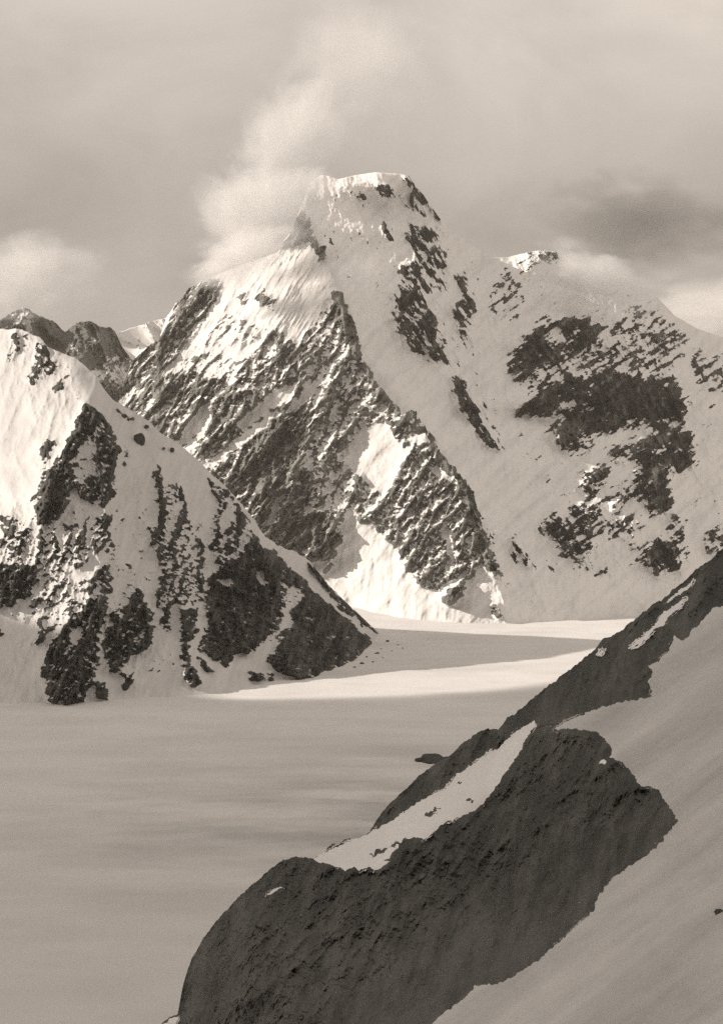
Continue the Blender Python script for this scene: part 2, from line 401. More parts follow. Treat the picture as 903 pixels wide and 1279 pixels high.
def tilt_main(u, v):
    ar = np.interp(v, [215,230,262,290,330,372,440,480,515,545,580,620,660,700,740,780], [400,396,388,392,410,424,450,472,502,532,562,587,602,615,624,630])
    m = np.where(u > ar+3, .66, -9.)
    sm = lambda a, b, x: np.clip((x-a)/(b-a), 0, 1)**2*(3-2*np.clip((x-a)/(b-a), 0, 1))
    k = np.maximum(sm(214, 256, v), sm(474, 492, u))
    m = np.where(m > 0, m*k-(1-k)*.55, m)
    k = sm(318, 352, v)
    m = np.where((v < 352) & (u > 640) & (u < 705), .66*k-(1-k)*.6, m)
    return np.where(u > 960, -9., m)
Y0 = surface(U, V, pts_main, [arete, rib_c, rib_l, rib_r], 3.0, tilt_main)
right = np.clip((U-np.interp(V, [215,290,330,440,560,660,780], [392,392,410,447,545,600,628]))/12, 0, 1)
rock, soft = rock_field(U, V, .07, P_main, 3.6, 5, np.maximum(right*np.clip((U-585)/30, .35, 1), .3))
tone = fbm(*rot(U, V, 137, 60, 10), 5, 91, .6)*.55+fbm(*rot(U, V, 95, 26, 5), 4, 93, .6)*.3 + .16*(1-right) - .22*right  # rock painted paler on the sunlit left face, darker on the shaded right
Y = Y0 + relief_main(U, V, Y0, np.clip(soft, 0, 1)) - blur(soft, 4)*(10+34*right)
rock = lie_of_snow(U, V, Y, rock, soft, .30*np.clip((np.interp(V, [215,290,330,440,560,660,780], [392,392,410,447,545,600,628])-U)/12, .33, 1))
# flutings of the hanging snow face
face = blur(inside(U, V, [(283,336),(346,316),(385,305),(412,345),(415,368),(399,396),(373,429),(345,412),(300,440),(215,462),(240,420)]).astype(float), 4)
fx, fy = rot(U, V, 122, 90, 7.5)
Y = Y - face*(ridged(fx+.35*fbm(U/30, V/30, 2, 3), fy+.2*fbm(U/26, V/26, 3, 71), 4, 77, .6)*9*(.5+1.1*np.clip(.5+fbm(U/34, V/34, 2, 73)*2, 0, 1)))
apron = blur(inside(U, V, [(430,660),(490,680),(520,730),(600,715),(626,775),(500,775),(410,712)]).astype(float), 6)
fx, fy = rot(U, V, 96, 80, 16)
Y = Y - apron*(fbm(fx, fy, 3, 78)*16)
X, Yw, Z = xyz(U, V, Y)
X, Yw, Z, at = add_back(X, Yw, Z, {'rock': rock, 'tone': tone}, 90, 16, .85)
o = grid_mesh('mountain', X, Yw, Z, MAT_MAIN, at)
tag(o, 'highest snow covered peak with a sharp rocky arete and a broad right shoulder above the glacier', 'mountain', 'structure')

# ================================================================== DARK RANGE AND FAR SNOW RIDGE BEHIND, LEFT
sky_b = [(-260,380,1),(-150,415,1),(-60,420,1),(-5,404,1),(15,390,1),(28,384,1),(38,388,1),(50,395,1),(66,400,1),(73,405,1),(81,414,1),(86,412,1),(97,403,1),(108,400,1),(122,405,1),(134,409,1),(138,406,1),(145,416,1),(152,432,1),(162,446,1),(180,466,1),(230,500,1)]
U, V = columns(sky_b, -260, 230, 460, 170, 570, 2.2, 14)
Y0 = surface(U, V, [(-260,300,9700),(-150,415,9500),(28,380,9400),(81,412,9650),(108,398,9350),(140,405,9500),(162,446,9500),(230,460,9600),(230,300,9700),(0,470,8950),(60,470,9000),(100,470,8800),(150,500,8950),(230,520,8950),(-260,570,8600),(0,570,8350),(110,570,8250),(230,570,8500)], [])

rock, soft = rock_field(U, V, .80, [(.42,'diag',[(135,440),(165,450),(170,470),(150,480),(128,462)]),(.45,'diag',[(110,465),(150,460),(165,475),(150,490),(120,485)]),(.52,'diag',[(0,400),(28,384),(40,392),(20,410),(0,415)]),(.55,'iso',[(60,440),(95,450),(110,480),(80,490)])], 3, 15)
Y = Y0 - ridged(*rot(U, V, 70, 60, 26), 5, 33)*230 + fbm(U/6, V/6, 5, 35, .6)*55
X, Yw, Z = xyz(U, V, Y)
X, Yw, Z, at = add_back(X, Yw, Z, {'rock': rock}, 120, 10)
tag(grid_mesh('mountain_range', X, Yw, Z, MAT_BACK, at), 'jagged dark rocky crest of a lower range behind the left snow peak', 'mountain', 'structure')
sky_e = [(40,470,1),(100,440,1),(120,425,1),(146,416,1),(160,411,1),(179,405,1),(195,400,1),(209,396,1),(240,385,1),(300,380,1),(380,420,1)]
U, V = columns(sky_e, 40, 380, 260, 90, 560, 1.0, 24)
Y0 = 12500-(V-400)*9+(U-200)*3
rock, soft = rock_field(U, V, .22, [], 3, 25)
Y = Y0 - ridged(*rot(U, V, 40, 60, 22), 4, 43)*200
X, Yw, Z = xyz(U, V, Y)
X, Yw, Z, at = add_back(X, Yw, Z, {'rock': rock}, 150, 8)
tag(grid_mesh('snow_ridge', X, Yw, Z, MAT_BACK, at), 'pale distant snow ridge in the notch between the dark range and the main peak', 'mountain', 'structure')

# ================================================================== THE LEFT PEAK
sky_left = [(-420,520,1),(-300,470,1),(-150,440,.6),(-60,412,.4),(0,411,.3),(28,411,.5),(40,417,.6),(51,421,.4),(60,433,.3),(78,441,.2),(95,447,.2),(105,455,.2),(120,470,.2),(130,485,.2),(142,500,.15),(155,507,.15),(185,525,.2),(200,540,.2),(220,552,.2),(245,572,.3),(262,589,.5),(283,609,.9),(300,628,1),(318,650,1),(330,668,1),(345,680,.9),(370,690,.6),(386,699,.8),(406,725,.7),(429,749,.5),(455,773,.4),(477,794,.3),(500,812,.1),(540,850,.1)]
ribA = [(51,421,4930),(75,440,4850),(95,460,4740),(100,480,4640),(111,497,4540),(96,530,4400),(76,570,4240),(58,610,4080)]
ribB = [(111,497,4540),(140,560,4330),(138,620,4130),(134,660,3980),(136,690,3870),(112,730,3740),(95,780,3600),(85,876,3350)]
ribC = [(200,545,4640),(206,610,4370),(222,670,4140),(228,725,3960),(235,780,3760),(245,850,3540)]
ribD = [(262,588,4680),(272,640,4500),(300,700,4300),(330,740,4150),(345,795,3960),(376,851,3800)]
gulE = [(150,600,4290),(165,660,4130),(168,720,3960),(165,790,3760),(170,873,3440)]
gulF = [(236,620,4440),(250,690,4230),(262,760,4010),(270,810,3820),(300,863,3590)]
gulG = [(300,640,4540),(330,690,4420),(356,740,4290),(360,770,4180)]
pts_left = [(-420,350,5600),(-420,520,5400),(-420,700,4700),(-420,960,3100),(-150,425,5200),(-60,408,5150),(0,408,5050),(28,405,5000),(-60,500,4850),(0,500,4680),(50,500,4590),(-150,590,4400),(0,590,4310),(40,560,4370),(-150,700,4000),(0,680,3960),(40,660,3960),(20,620,4130),(-150,790,3650),(0,790,3620),(50,750,3750),
 (0,878,3360),(-150,880,3330),(-60,880,3335),(40,878,3355),(60,877,3362),(110,876,3380),(150,874,3410),(200,871,3460),(250,868,3510),(330,852,3760),(413,839,4010),(440,830,4200),(466,808,4750),(480,800,5000),
 (0,960,3050),(200,960,3100),(330,960,3300),(430,960,3500),(540,960,4200),(540,780,5600),(540,600,6000),(300,400,5500),
 (130,483,4690),(155,505,4650),(185,522,4690),(150,540,4520),(180,560,4500),(175,600,4360),(180,690,4060),(190,760,3850),(200,820,3640),(220,560,4640),(245,570,4690),(285,608,4720),(320,652,4780),(345,678,4800),(386,697,4880),(429,747,5000),(477,792,5180),
 (200,700,4060),(280,740,4150),(300,790,3960),(310,830,3780),(400,760,4400),(370,720,4560),(430,790,4480),(400,810,4190),(450,790,4750),(420,770,4560)]
P_left = [
 (.20,'diag',[(0,640),(60,600),(140,520),(180,600),(250,650),(320,670),(330,800),(230,840),(120,840),(60,800),(0,760)]),
 (.13,'dl',[(10,420),(60,425),(100,470),(100,520),(60,560),(20,480)]),
 (.50,'dl',[(13,416),(33,413),(42,423),(30,438),(20,440),(8,455),(13,430)]),
 (.58,'dr',[(47,423),(55,428),(66,446),(75,452),(68,466),(52,470),(42,480),(31,474),(44,456),(44,440)]),
 (.40,'dl',[(72,475),(85,452),(91,456),(78,482),(62,493)]),
 (.45,'dr',[(90,480),(98,490),(104,500),(98,502)]),
 (.88,'diag',[(106,503),(124,512),(141,533),(148,552),(149,572),(140,590),(138,612),(120,627),(100,620),(94,602),(83,633),(62,656),(46,662),(46,616),(50,594),(76,566),(90,536),(98,513)]),
 (.97,'diag',[(62,592),(84,580),(92,600),(80,632),(60,655),(47,660),(46,622)]),
 (.30,'diag',[(98,562),(115,546),(122,560),(118,590),(100,600),(93,586)]),
 (.93,'iso',[(122,545),(136,545),(144,560),(142,572),(132,580),(124,566)]),
 (.5,'dl',[(48,550),(72,548),(62,580),(48,600)]),
 (.70,'diag',[(138,592),(140,610),(137,628),(121,636),(126,615)]),
 (.55,'diag',[(112,655),(125,643),(138,640),(139,675),(121,692),(112,676)]),
 (.50,'iso',[(76,655),(108,650),(112,690),(100,710),(80,702)]),
 (.95,'iso',[(-80,690),(0,702),(43,704),(48,723),(33,747),(10,757),(-80,762)]),
 (.50,'diag',[(47,655),(62,652),(76,680),(82,715),(52,742),(44,706)]),
 (.48,'iso',[(0,640),(30,650),(44,680),(40,704),(0,700)]),
 (.93,'dl',[(60,806),(52,833),(62,879),(104,879),(112,860),(118,845),(123,800),(133,773),(136,744),(113,741),(93,766),(75,788)]),
 (.85,'iso',[(114,850),(133,848),(136,873),(122,871)]),
 (.40,'dl',[(50,745),(73,713),(95,713),(112,696),(136,686),(139,720),(130,745),(113,745),(93,766),(74,786),(52,795),(44,805)]),
 (.06,'dl',[(86,720),(112,698),(135,688),(133,702),(112,718),(98,730)]),
 (.08,'dl',[(88,790),(100,780),(98,798),(88,806)]),
 (.93,'dl',[(139,766),(158,735),(173,733),(190,764),(192,806),(176,812),(160,820),(151,839),(133,836),(129,800)]),
 (.45,'dl',[(139,760),(160,728),(172,730),(160,745),(150,770)]),
 (.70,'dl',[(152,840),(168,840),(165,857),(154,860)]),
 (.72,'dl',[(122,710),(139,704),(140,742),(126,740)]),
 (.4,'dr',[(155,700),(168,712),(176,735),(168,732)]),
 (.66,'vert',[(188,655),(206,646),(213,690),(215,786),(206,790),(197,750),(200,700),(189,680)]),
 (.66,'vert',[(195,570),(203,600),(209,650),(199,652),(193,600)]),
 (.50,'vert',[(209,600),(226,605),(240,650),(246,755),(214,757)]),
 (.92,'vert',[(225,760),(250,758),(247,786),(232,806),(240,830),(252,853),(247,858),(235,855),(226,820),(228,790)]),
 (.88,'dr',[(246,818),(256,823),(267,838),(258,840)]),
 (.75,'vert',[(243,668),(255,676),(257,746),(247,752)]),
 (.62,'dl',[(257,596),(283,611),(300,630),(320,655),(326,680),(300,702),(271,706),(262,682),(265,650),(272,630)]),
 (.15,'dl',[(276,640),(296,625),(290,650),(272,668)]),
 (.97,'iso',[(318,676),(340,686),(386,728),(406,748),(433,772),(459,793),(467,806),(452,819),(413,839),(379,850),(353,841),(335,826),(339,813),(359,795),(333,800),(313,816),(293,814),(283,835),(260,816),(249,810),(258,780),(254,750),(266,716),(297,692)]),
 (.2,'iso',[(278,722),(288,718),(290,726),(278,731)]),
 (.25,'dr',[(318,712),(326,712),(334,728),(326,726)]),
 (.08,'dl',[(352,750),(363,762),(363,778),(345,796),(331,801),(350,782),(355,766)]),
 (.40,'iso',[(352,728),(380,735),(378,754),(357,762)]),
 (.93,'dr',[(384,699),(399,708),(413,731),(429,748),(446,761),(478,793),(459,784),(426,760),(406,737),(392,716)]),
 (.05,'dr',[(300,640),(322,660),(345,684),(384,702),(392,718),(426,762),(455,788),(430,768),(388,727),(340,684),(322,668)]),
 (.95,'dr',[(306,836),(328,840),(331,850),(316,849)]),
 (.60,'iso',[(333,839),(345,838),(345,850),(335,850)]),
 (.85,'dl',[(38,808),(50,790),(68,778),(62,790),(48,803)]),
 (.75,'dl',[(33,763),(43,742),(51,745),(43,762)]),
 (.7,'iso',[(-12,783),(3,784),(4,793),(-12,797)]),
 (.45,'dr',[(146,512),(170,522),(170,527),(150,520)]),
 (.5,'iso',[(155,575),(159,575),(159,584),(155,584)]),
]
NU, NV = 1120, 560
U, V = columns(sky_left, -420, 540, NU, NV, lambda u: np.maximum(905+0*u, np.interp(u, [-420,440,540], [905,905,920])), 2.4, 6)
def tilt_left(u, v):
    ar = np.interp(v, [411,421,440,460,480,497,530,570,610,640,700,780,900], [40,51,75,95,100,111,118,128,135,140,138,120,130])
    return np.where(u > ar+3, np.interp(v, [760, 850], [.85, .3]), -9.)
Y0 = surface(U, V, pts_left, [ribA, ribB, ribC, ribD, gulE, gulF, gulG], 3.0, tilt_left)
rock, soft = rock_field(U, V, .05, P_left, 3.2, 55, .08+0*U)
tone = fbm(*rot(U, V, 110, 40, 9), 5, 95, .6)*.9
s = np.clip(soft, 0, 1)
Y = Y0 - ridged(*rot(U, V, 100, 60, 24), 5, 61)*(5+62*s) - ridged(*rot(U, V, 112, 22, 8), 4, 63)*(.5+34*s)*(.2+.8*s) + fbm(U/6, V/6, 5, 65, .62)*(.5+32*s) + fbm(U/40, V/40, 3, 69)*14 - blur(s, 4)*20
rock = lie_of_snow(U, V, Y, rock, soft)
X, Yw, Z = xyz(U, V, Y)
X, Yw, Z, at = add_back(X, Yw, Z, {'rock': rock, 'tone': tone}, 60, 18, .8)
tag(grid_mesh('mountain_spur', X, Yw, Z, MAT_LEFT, at), 'nearer snow peak at the left with dark rock ribs running down to the glacier', 'mountain', 'structure')

# ================================================================== THE GLACIER
def axis(lo, hi, n, p=1.0): return lo+(hi-lo)*np.linspace(0, 1, n)**p
gx = np.concatenate([np.linspace(-9000, -1500, 60, endpoint=False), np.linspace(-1500, 2500, 520, endpoint=False), np.linspace(2500, 9000, 50)])
gy = np.concatenate([np.linspace(-3000, 700, 30, endpoint=False), np.linspace(700, 7500, 800, endpoint=False), np.linspace(7500, 16000, 40)])
GX, GY = np.meshgrid(gx, gy[::-1])
def glacier_z(x, y):
    z = fbm(x/620, y/480, 4, 201)*5+fbm(x/110, y/60, 4, 203)*.7
    band = np.exp(-((y-(2050+.10*x+120*fbm(x/500, y/500, 2, 7)))/330)**2)*np.clip((x+650)/700, 0, 1)
    z = z + band*(ridged(x/150, y/34, 4, 207)*7.5)
    z = z + np.clip((y-5600)/900, 0, 2.5)**1.5*60*np.exp(-((x+60)/330)**2)
    return z
GZ = glacier_z(GX, GY)
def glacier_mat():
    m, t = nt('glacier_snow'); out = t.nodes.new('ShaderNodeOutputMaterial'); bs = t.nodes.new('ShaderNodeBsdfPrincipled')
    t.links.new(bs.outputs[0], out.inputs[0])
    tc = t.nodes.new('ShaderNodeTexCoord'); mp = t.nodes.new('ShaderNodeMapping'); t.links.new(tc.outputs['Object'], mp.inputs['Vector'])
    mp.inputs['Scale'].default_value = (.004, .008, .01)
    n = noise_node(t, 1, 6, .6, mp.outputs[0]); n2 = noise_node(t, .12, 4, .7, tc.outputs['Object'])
    at = t.nodes.new('ShaderNodeAttribute'); at.attribute_name = 'shade_mottle'
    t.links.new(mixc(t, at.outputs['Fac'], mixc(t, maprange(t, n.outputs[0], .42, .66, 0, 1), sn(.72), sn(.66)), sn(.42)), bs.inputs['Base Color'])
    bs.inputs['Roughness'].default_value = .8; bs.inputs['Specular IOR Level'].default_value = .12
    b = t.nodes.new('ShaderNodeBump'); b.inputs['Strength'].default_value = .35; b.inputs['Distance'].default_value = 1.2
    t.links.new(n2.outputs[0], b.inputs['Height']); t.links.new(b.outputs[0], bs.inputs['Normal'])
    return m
shade_band = np.exp(-((GY-(2150+.25*GX))/480)**2)*np.clip((GX+560)/600, 0, 1)
shade_mottle = shade_band*np.clip(.5+fbm(GX/270, GY/105, 5, 401, .6)*1.7, 0, 1)*.85+np.clip(fbm(GX/500, GY/420, 5, 403, .6)*.5, 0, .25)  # relief shading painted as darker snow in the band, plus random mottling
tag(grid_mesh('glacier', GX, GY, GZ, glacier_mat(), {'shade_mottle': shade_mottle}), 'broad smooth snow covered glacier filling the valley floor', 'glacier', 'structure')

# ================================================================== FOREGROUND RIDGE
sky_d = [(150,1420,1),(185,1310,1),(200,1281,1),(212,1272,1),(222,1268,1.2),(227,1240,1),(231,1222,1),(240,1196,1),(254,1172,1),(270,1150,1),(300,1118,1),(330,1092,1),(348,1076,1.2),(362,1071,1.2),(392,1071,.8),(402,1067,.5),(412,1057,1.2),(430,1050,1.2),(446,1047,1),(458,1042,.5),(466,1032,.8),(478,1012,1.2),(500,992,1.2),(520,972,1),(548,950,1),(562,945,.8),(575,932,1.5),(590,918,1.5),(603,911,1.2),(622,911,1),(634,896,1.5),(650,887,1.2),(662,876,1.2),(690,852,1.3),(722,828,1.3),(742,812,1.3),(752,800,1.2),(772,790,1.2),(800,768,1.3),(812,757,1.4),(830,745,1.3),(848,730,1.2),(868,712,1.2),(885,700,1),(903,684,1.2),(940,650,1),(1000,600,1),(1100,520,1),(1250,430,1)]
crag_edge = [(658,912,505),(640,935,480),(610,985,430),(560,1020,375),(520,1048,345),(470,1082,330),(432,1082,345),(397,1076,372)]
roll = [(691,911,430),(733,912,405),(764,939,345),(795,978,290),(822,987,275),(840,1018,225),(846,1029,212),(813,1063,182),(778,1089,168),(744,1125,147),(716,1160,132),(671,1200,118),(627,1227,110),(587,1240,112),(547,1271,106),(500,1330,98)]
edge_up = [(889,762,800),(869,783,730),(842,793,690),(809,831,610),(812,862,540),(769,879,500),(743,886,470),(716,896,445),(691,911,430)]
pts_d = [(150,1290,440),(150,1420,400),(205,1279,425),(225,1240,415),(240,1192,405),(270,1150,402),(300,1118,405),(330,1092,412),(360,1070,420),(400,1067,415),(430,1050,440),(466,1030,470),(500,990,510),(548,950,560),(600,910,620),(655,880,680),(700,845,735),(742,812,790),(800,768,870),(830,745,910),(868,712,980),(903,684,1060),(1000,600,1250),(1250,430,1700),
 (150,1600,300),(150,1000,600),(400,850,700),(600,780,900),(800,600,1200),(1000,400,1600),(1250,300,2000),
 (480,1040,440),(530,1000,450),(580,965,500),(625,935,560),(660,900,600),(720,870,610),(780,830,650),(830,790,730),(880,740,850),(903,720,900),(760,860,560),
 (260,1210,330),(260,1279,280),(320,1150,320),(320,1230,250),(400,1150,300),(400,1279,190),(450,1130,290),(500,1120,290),(500,1200,215),(560,1080,310),(560,1180,215),(600,1040,340),(620,1120,260),(650,960,420),(650,1040,320),(680,1100,235),(700,960,375),(740,1000,300),(720,1050,260),(790,1020,262),(600,1200,160),(540,1240,150),(480,1279,145),(400,1400,130),(300,1400,170),(300,1600,110),(500,1600,60),
 (903,800,600),(903,860,400),(903,950,235),(903,1029,165),(903,1100,120),(903,1200,80),(903,1279,62),(840,1100,135),(800,1160,110),(740,1220,92),(680,1279,84),(620,1279,95),(700,1400,58),(903,1400,42),(903,1600,28),(700,1600,36),(840,950,290),(850,880,400),(780,930,370),
 (1000,680,1050),(1000,760,640),(1000,860,380),(1000,1000,180),(1000,1200,80),(1250,560,1300),(1250,800,420),(1250,1000,170),(1250,1279,60),(1250,1600,25)]
S_slope = [(1400,500),(1300,600),(1000,700),(930,742),(903,757),(889,760),(880,771),(869,783),(862,790),(855,799),(849,800),(842,793),(836,813),(827,820),(819,828),(809,831),(816,839),(812,846),(809,853),(814,863),(812,870),(769,879),(743,886),(716,897),(691,911),(710,910),(733,912),(744,913),(752,920),(762,932),(764,940),(760,946),(775,950),(786,962),(795,975),(800,982),(815,983),(823,988),(829,1000),(839,1012),(846,1026),(836,1036),(826,1052),(813,1063),(796,1076),(780,1085),(766,1096),(756,1108),(745,1122),(742,1136),(730,1148),(716,1160),(694,1180),(671,1200),(645,1217),(627,1227),(610,1230),(592,1231),(586,1241),(570,1254),(547,1271),(538,1281),(500,1350),(450,1650),(1400,1650)]
S_tongue = [(667,901),(669,906),(658,920),(650,938),(638,955),(627,970),(618,985),(609,996),(599,1008),(592,1012),(575,1020),(556,1027),(540,1040),(530,1049),(519,1045),(508,1049),(492,1062),(486,1072),(478,1074),(486,1076),(478,1083),(468,1087),(460,1082),(450,1088),(442,1083),(432,1087),(412,1079),(397,1077),(391,1071),(402,1066),(428,1054),(455,1043),(468,1036),(490,1025),(510,1010),(534,995),(557,985),(569,968),(580,962),(592,953),(606,945),(612,938),(622,936),(634,922),(644,914),(658,905)]
holes = [(541,1014,11,3.6),(574,977,5,1.6),(587,1000,5,2),(474,1064,12,3.5),(498,1053,12,2.6)]
S_streak = [[(784,811),(802,794),(812,786),(820,777),(826,766),(836,760),(842,756),(856,746),(853,752),(843,764),(836,768),(829,780),(818,785),(810,794),(802,803)],
 [(825,756),(842,743),(852,735),(866,724),(864,730),(852,740),(838,749)],
 [(334,1118),(341,1111),(352,1107),(347,1112),(338,1117)],
 [(746,816),(751,811),(755,812),(751,818)],
 [(203,1281),(214,1272),(226,1269),(220,1276),(212,1284)],
 [(746,953),(752,950),(758,951),(754,954)],
 [(850,802),(856,800),(857,806),(851,808)]]
NU, NV = 1050, 900
U, V = columns(sky_d, 150, 1250, NU, NV, 1500, 2.2, 8)
Y0 = surface(U, V, pts_d, [crag_edge, roll, edge_up], 4.5)
wu = U+2.2*fbm(U/7, V/7, 4, 301, .6)*1.7; wv = V+2.2*fbm(U/7, V/7+50, 4, 303, .6)*1.7
d_slope = sdf(wu, wv, S_slope); d_tong = sdf(wu, wv, S_tongue)
for hx, hy, ha, hb in holes:
    q = rot(U+(wu-U)*1.8-hx, V+(wv-V)*1.8-hy, -25, ha, hb)
    d_tong = np.minimum(d_tong, (np.hypot(*q)-1)*hb)
d_str = np.full(U.shape, -1e9)
for p in S_streak: d_str = np.maximum(d_str, sdf(wu, wv, p))
snowy = np.clip(np.maximum((d_slope+9)/9, np.maximum((d_tong+7)/7, (d_str+6)/6)), 0, 1)
snowy = snowy*snowy*(3-2*snowy)
bare = 1-snowy
px = Y0/F     # metres per image pixel at that distance
rough = (.45-ridged(*rot(U, V, 118, 130, 52), 5, 311))*52 + (.45-ridged(*rot(U, V, 124, 60, 22), 4, 313))*30 + fbm(U/9, V/9, 6, 315, .6)*10
# ledges and blocky joints in the rock
for ang, a_, b_, amp, sd in ((28, 46, 20, 26, 319), (-52, 60, 24, 20, 321), (30, 16, 8, 8, 323)):
    q = fbm(*rot(U, V, ang, a_, b_), 4, sd)*5; rough += (np.floor(q)+np.clip((q-np.floor(q))*5, 0, 1))/5*amp
cr = np.abs(fbm(*rot(U, V, 100, 70, 30), 4, 325)); rough += np.clip(1-cr/.03, 0, 1)*9      # cracks
Yr = Y0+px*rough*bare*np.clip((V-640)/40, .5, 1)
def snow_sheet(d, cap, k, waves):
    th = np.minimum(d*k, cap)*px
    th = np.where(d < 0, d*2.0*px, th)
    return Y0 - th + px*waves
w_slope = fbm(*rot(U, V, -36, 300, 34), 4, 331)*13+fbm(U/130, V/100, 3, 333)*14+ fbm(*rot(U, V, -34, 60, 5), 3, 335)*.8
w_slope = w_slope*np.clip(d_slope/30, 0, 1)
Ys = snow_sheet(d_slope, 8, .55, w_slope)
Yt = snow_sheet(d_tong, 4.5, .8, fbm(U/22, V/14, 3, 337)*1.2*np.clip(d_tong/10, 0, 1))
Yk = snow_sheet(d_str, 3, .9, 0*U)
Yr = Yr+np.clip(np.maximum(d_slope, np.maximum(d_tong, d_str)), 0, 6)*px*2   # rock dips under the snow cover
# the crag (below the snow tongue and left of the slope) is split from the ridge crest along its notch
cut = [(100,1060),(391,1071),(430,1078),(470,1078),(520,1040),(590,1005),(640,945),(660,915),(680,905),(700,905),(760,900),(900,950),(900,1600),(100,1600)]
is_crag = inside(U, V, cut)
tone_c = fbm(*rot(U, V, 112, 90, 26), 5, 341, .6)*.75+fbm(*rot(U, V, 104, 22, 7), 4, 343)*.25+np.clip((V-1120)/400, -.1, .2)
tone_s = fbm(*rot(U, V, -37, 420, 36), 5, 345, .55)*.6+fbm(*rot(U, V, -37, 120, 9), 3, 347)*.06+fbm(U/60, V/45, 5, 348, .65)*.12
X, Yw, Z = xyz(U, V, Yr)
back_n = 16
Xb, Yb, Zb, at = add_back(X, Yw, Z, {'tone': tone_c, 'c': is_crag.astype(float), 'keep': (np.maximum(d_slope, d_tong) < 9).astype(float)}, 17, back_n, .95)
keepA = (at['c'] > .5) & (at['keep'] > .5); keepB = (at['c'] <= .5) & (at['keep'] > .5)
crag = grid_mesh('rock_crag', Xb, Yb, Zb, MAT_CRAG, {'tone': at['tone']}, keepA)
tag(crag, 'huge dark rounded rock crag filling the bottom centre, below the pale snow tongue', 'rock crag')
ridge = grid_mesh('rock_ridge', Xb, Yb, Zb, MAT_CRAG, {'tone': at['tone']}, keepB)
tag(ridge, 'dark broken rock ridge climbing diagonally to the right edge above the snow slope', 'rock ridge')
def sheet(name, Ysh, d, lab, cat, kind=None, back=False, lim=-1.6):
    X, Yw, Z = xyz(U, V, Ysh)
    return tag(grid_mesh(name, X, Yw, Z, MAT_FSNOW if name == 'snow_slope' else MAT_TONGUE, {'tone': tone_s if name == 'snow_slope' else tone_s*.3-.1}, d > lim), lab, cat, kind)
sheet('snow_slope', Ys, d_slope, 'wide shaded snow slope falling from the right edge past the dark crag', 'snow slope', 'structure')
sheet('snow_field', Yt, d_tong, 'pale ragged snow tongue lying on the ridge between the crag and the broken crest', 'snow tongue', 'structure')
for i, (p, lab) in enumerate(zip(S_streak, ['longer narrow snow streak on the rock ridge, lower of the two near the right edge','thin upper snow streak just under the crest of the rock ridge near the right edge','small thin snow strip alone on the upper left shoulder of the dark crag','tiny snow fleck high on the rock ridge left of the snow streaks','small snow scrap at the very foot of the crag, bottom left','tiny snow fleck on the dark crag near its upper right rim','little snow dab beside the upper rim of the snow slope'])):
    d = sdf(wu, wv, p)
    o = sheet('snow_patch', Yk, d, lab, 'snow patch'); o['group'] = 'small snow patches on the foreground rocks'

# ================================================================== LOOSE ROCKS AND OUTCROPS
import bmesh
def rock_obj(name, loc, size, seed, mat, label, cat='rock', group=None, rz=0):
    bm = bmesh.new(); bmesh.ops.create_icosphere(bm, subdivisions=5, radius=1)
    from mathutils import noise
    rnd = random.Random(seed); off = Vector((rnd.random()*50, rnd.random()*50, rnd.random()*50))
    for v in bm.verts:
        p = v.co.copy(); n = noise.multi_fractal(p*1.1+off, 1, 2, 5); c = noise.voronoi(p*2.0+off)[0][0]
        v.co = p*(0.72+.22*n+.30*c)
        v.co.x *= size[0]; v.co.y *= size[1]; v.co.z *= size[2]
    me = bpy.data.meshes.new(name); bm.to_mesh(me); bm.free(); me.materials.append(mat)
    o = bpy.data.objects.new(name, me); o.location = loc; o.rotation_euler = (0, 0, rz); COL.objects.link(o)
    return tag(o, label, cat, None, group)
MAT_ROCK = mountain_mat('outcrop_rock', 1.4, .035, .10, only='rock')
def glacier_at(u, v):
    Y = H*F/(v-CV); return ((u-CU)/F*Y, Y, 0)
x, y, z = glacier_at(541, 948); rock_obj('rock_island', (x, y, -2), (20, 44, 6.5), 3, MAT_ROCK, 'low dark rock island standing in the glacier beside the ridge', 'rock island')
for i, (u, v, s, lab) in enumerate([(524, 950, 4, 'small dark boulder on the glacier just left of the rock island'), (552, 962, 4, 'small boulder on the glacier below the rock island'), (545, 966, 3, 'small boulder lowest in the scatter under the rock island'), (558, 950, 6, 'boulder on the glacier close to the right end of the rock island')]):
    x, y, z = glacier_at(u, v); rock_obj('boulder', (x, y, 1), (s*1.5, s*1.6, s*.8), 20+i, MAT_ROCK, lab, 'boulder', 'boulders around the rock island', i)
for i, (u, v, s_) in enumerate([(452,829,6),(458,821,4),(471,817,8),(476,811,3),(489,814,5),(497,806,4),(466,827,3),(443,834,4),(484,801,6),(503,810,3),(478,822,3)]):
    x, y, z = glacier_at(u, v); rock_obj('boulder', (x, y, 1), (s_*.9, s_*.8, s_*.45), 70+i, MAT_ROCK, 'small dark boulder on the glacier by the toe of the left spur', 'boulder', 'debris boulders by the toe of the left spur', i)
k = np.argmin((U-898)**2+(V-1140)**2); rock_obj('stone', xyz(898, 1140, Ys.ravel()[k]), (.28, .3, .22), 90, MAT_CRAG, 'single small dark stone on the snow slope near the right edge', 'stone')
Yl = lambda u, v: float(tri_interp(np.array([[float(u)]]), np.array([[float(v)]]), pts_left, [ribA, ribB, ribC, ribD, gulE, gulF, gulG])[0, 0])
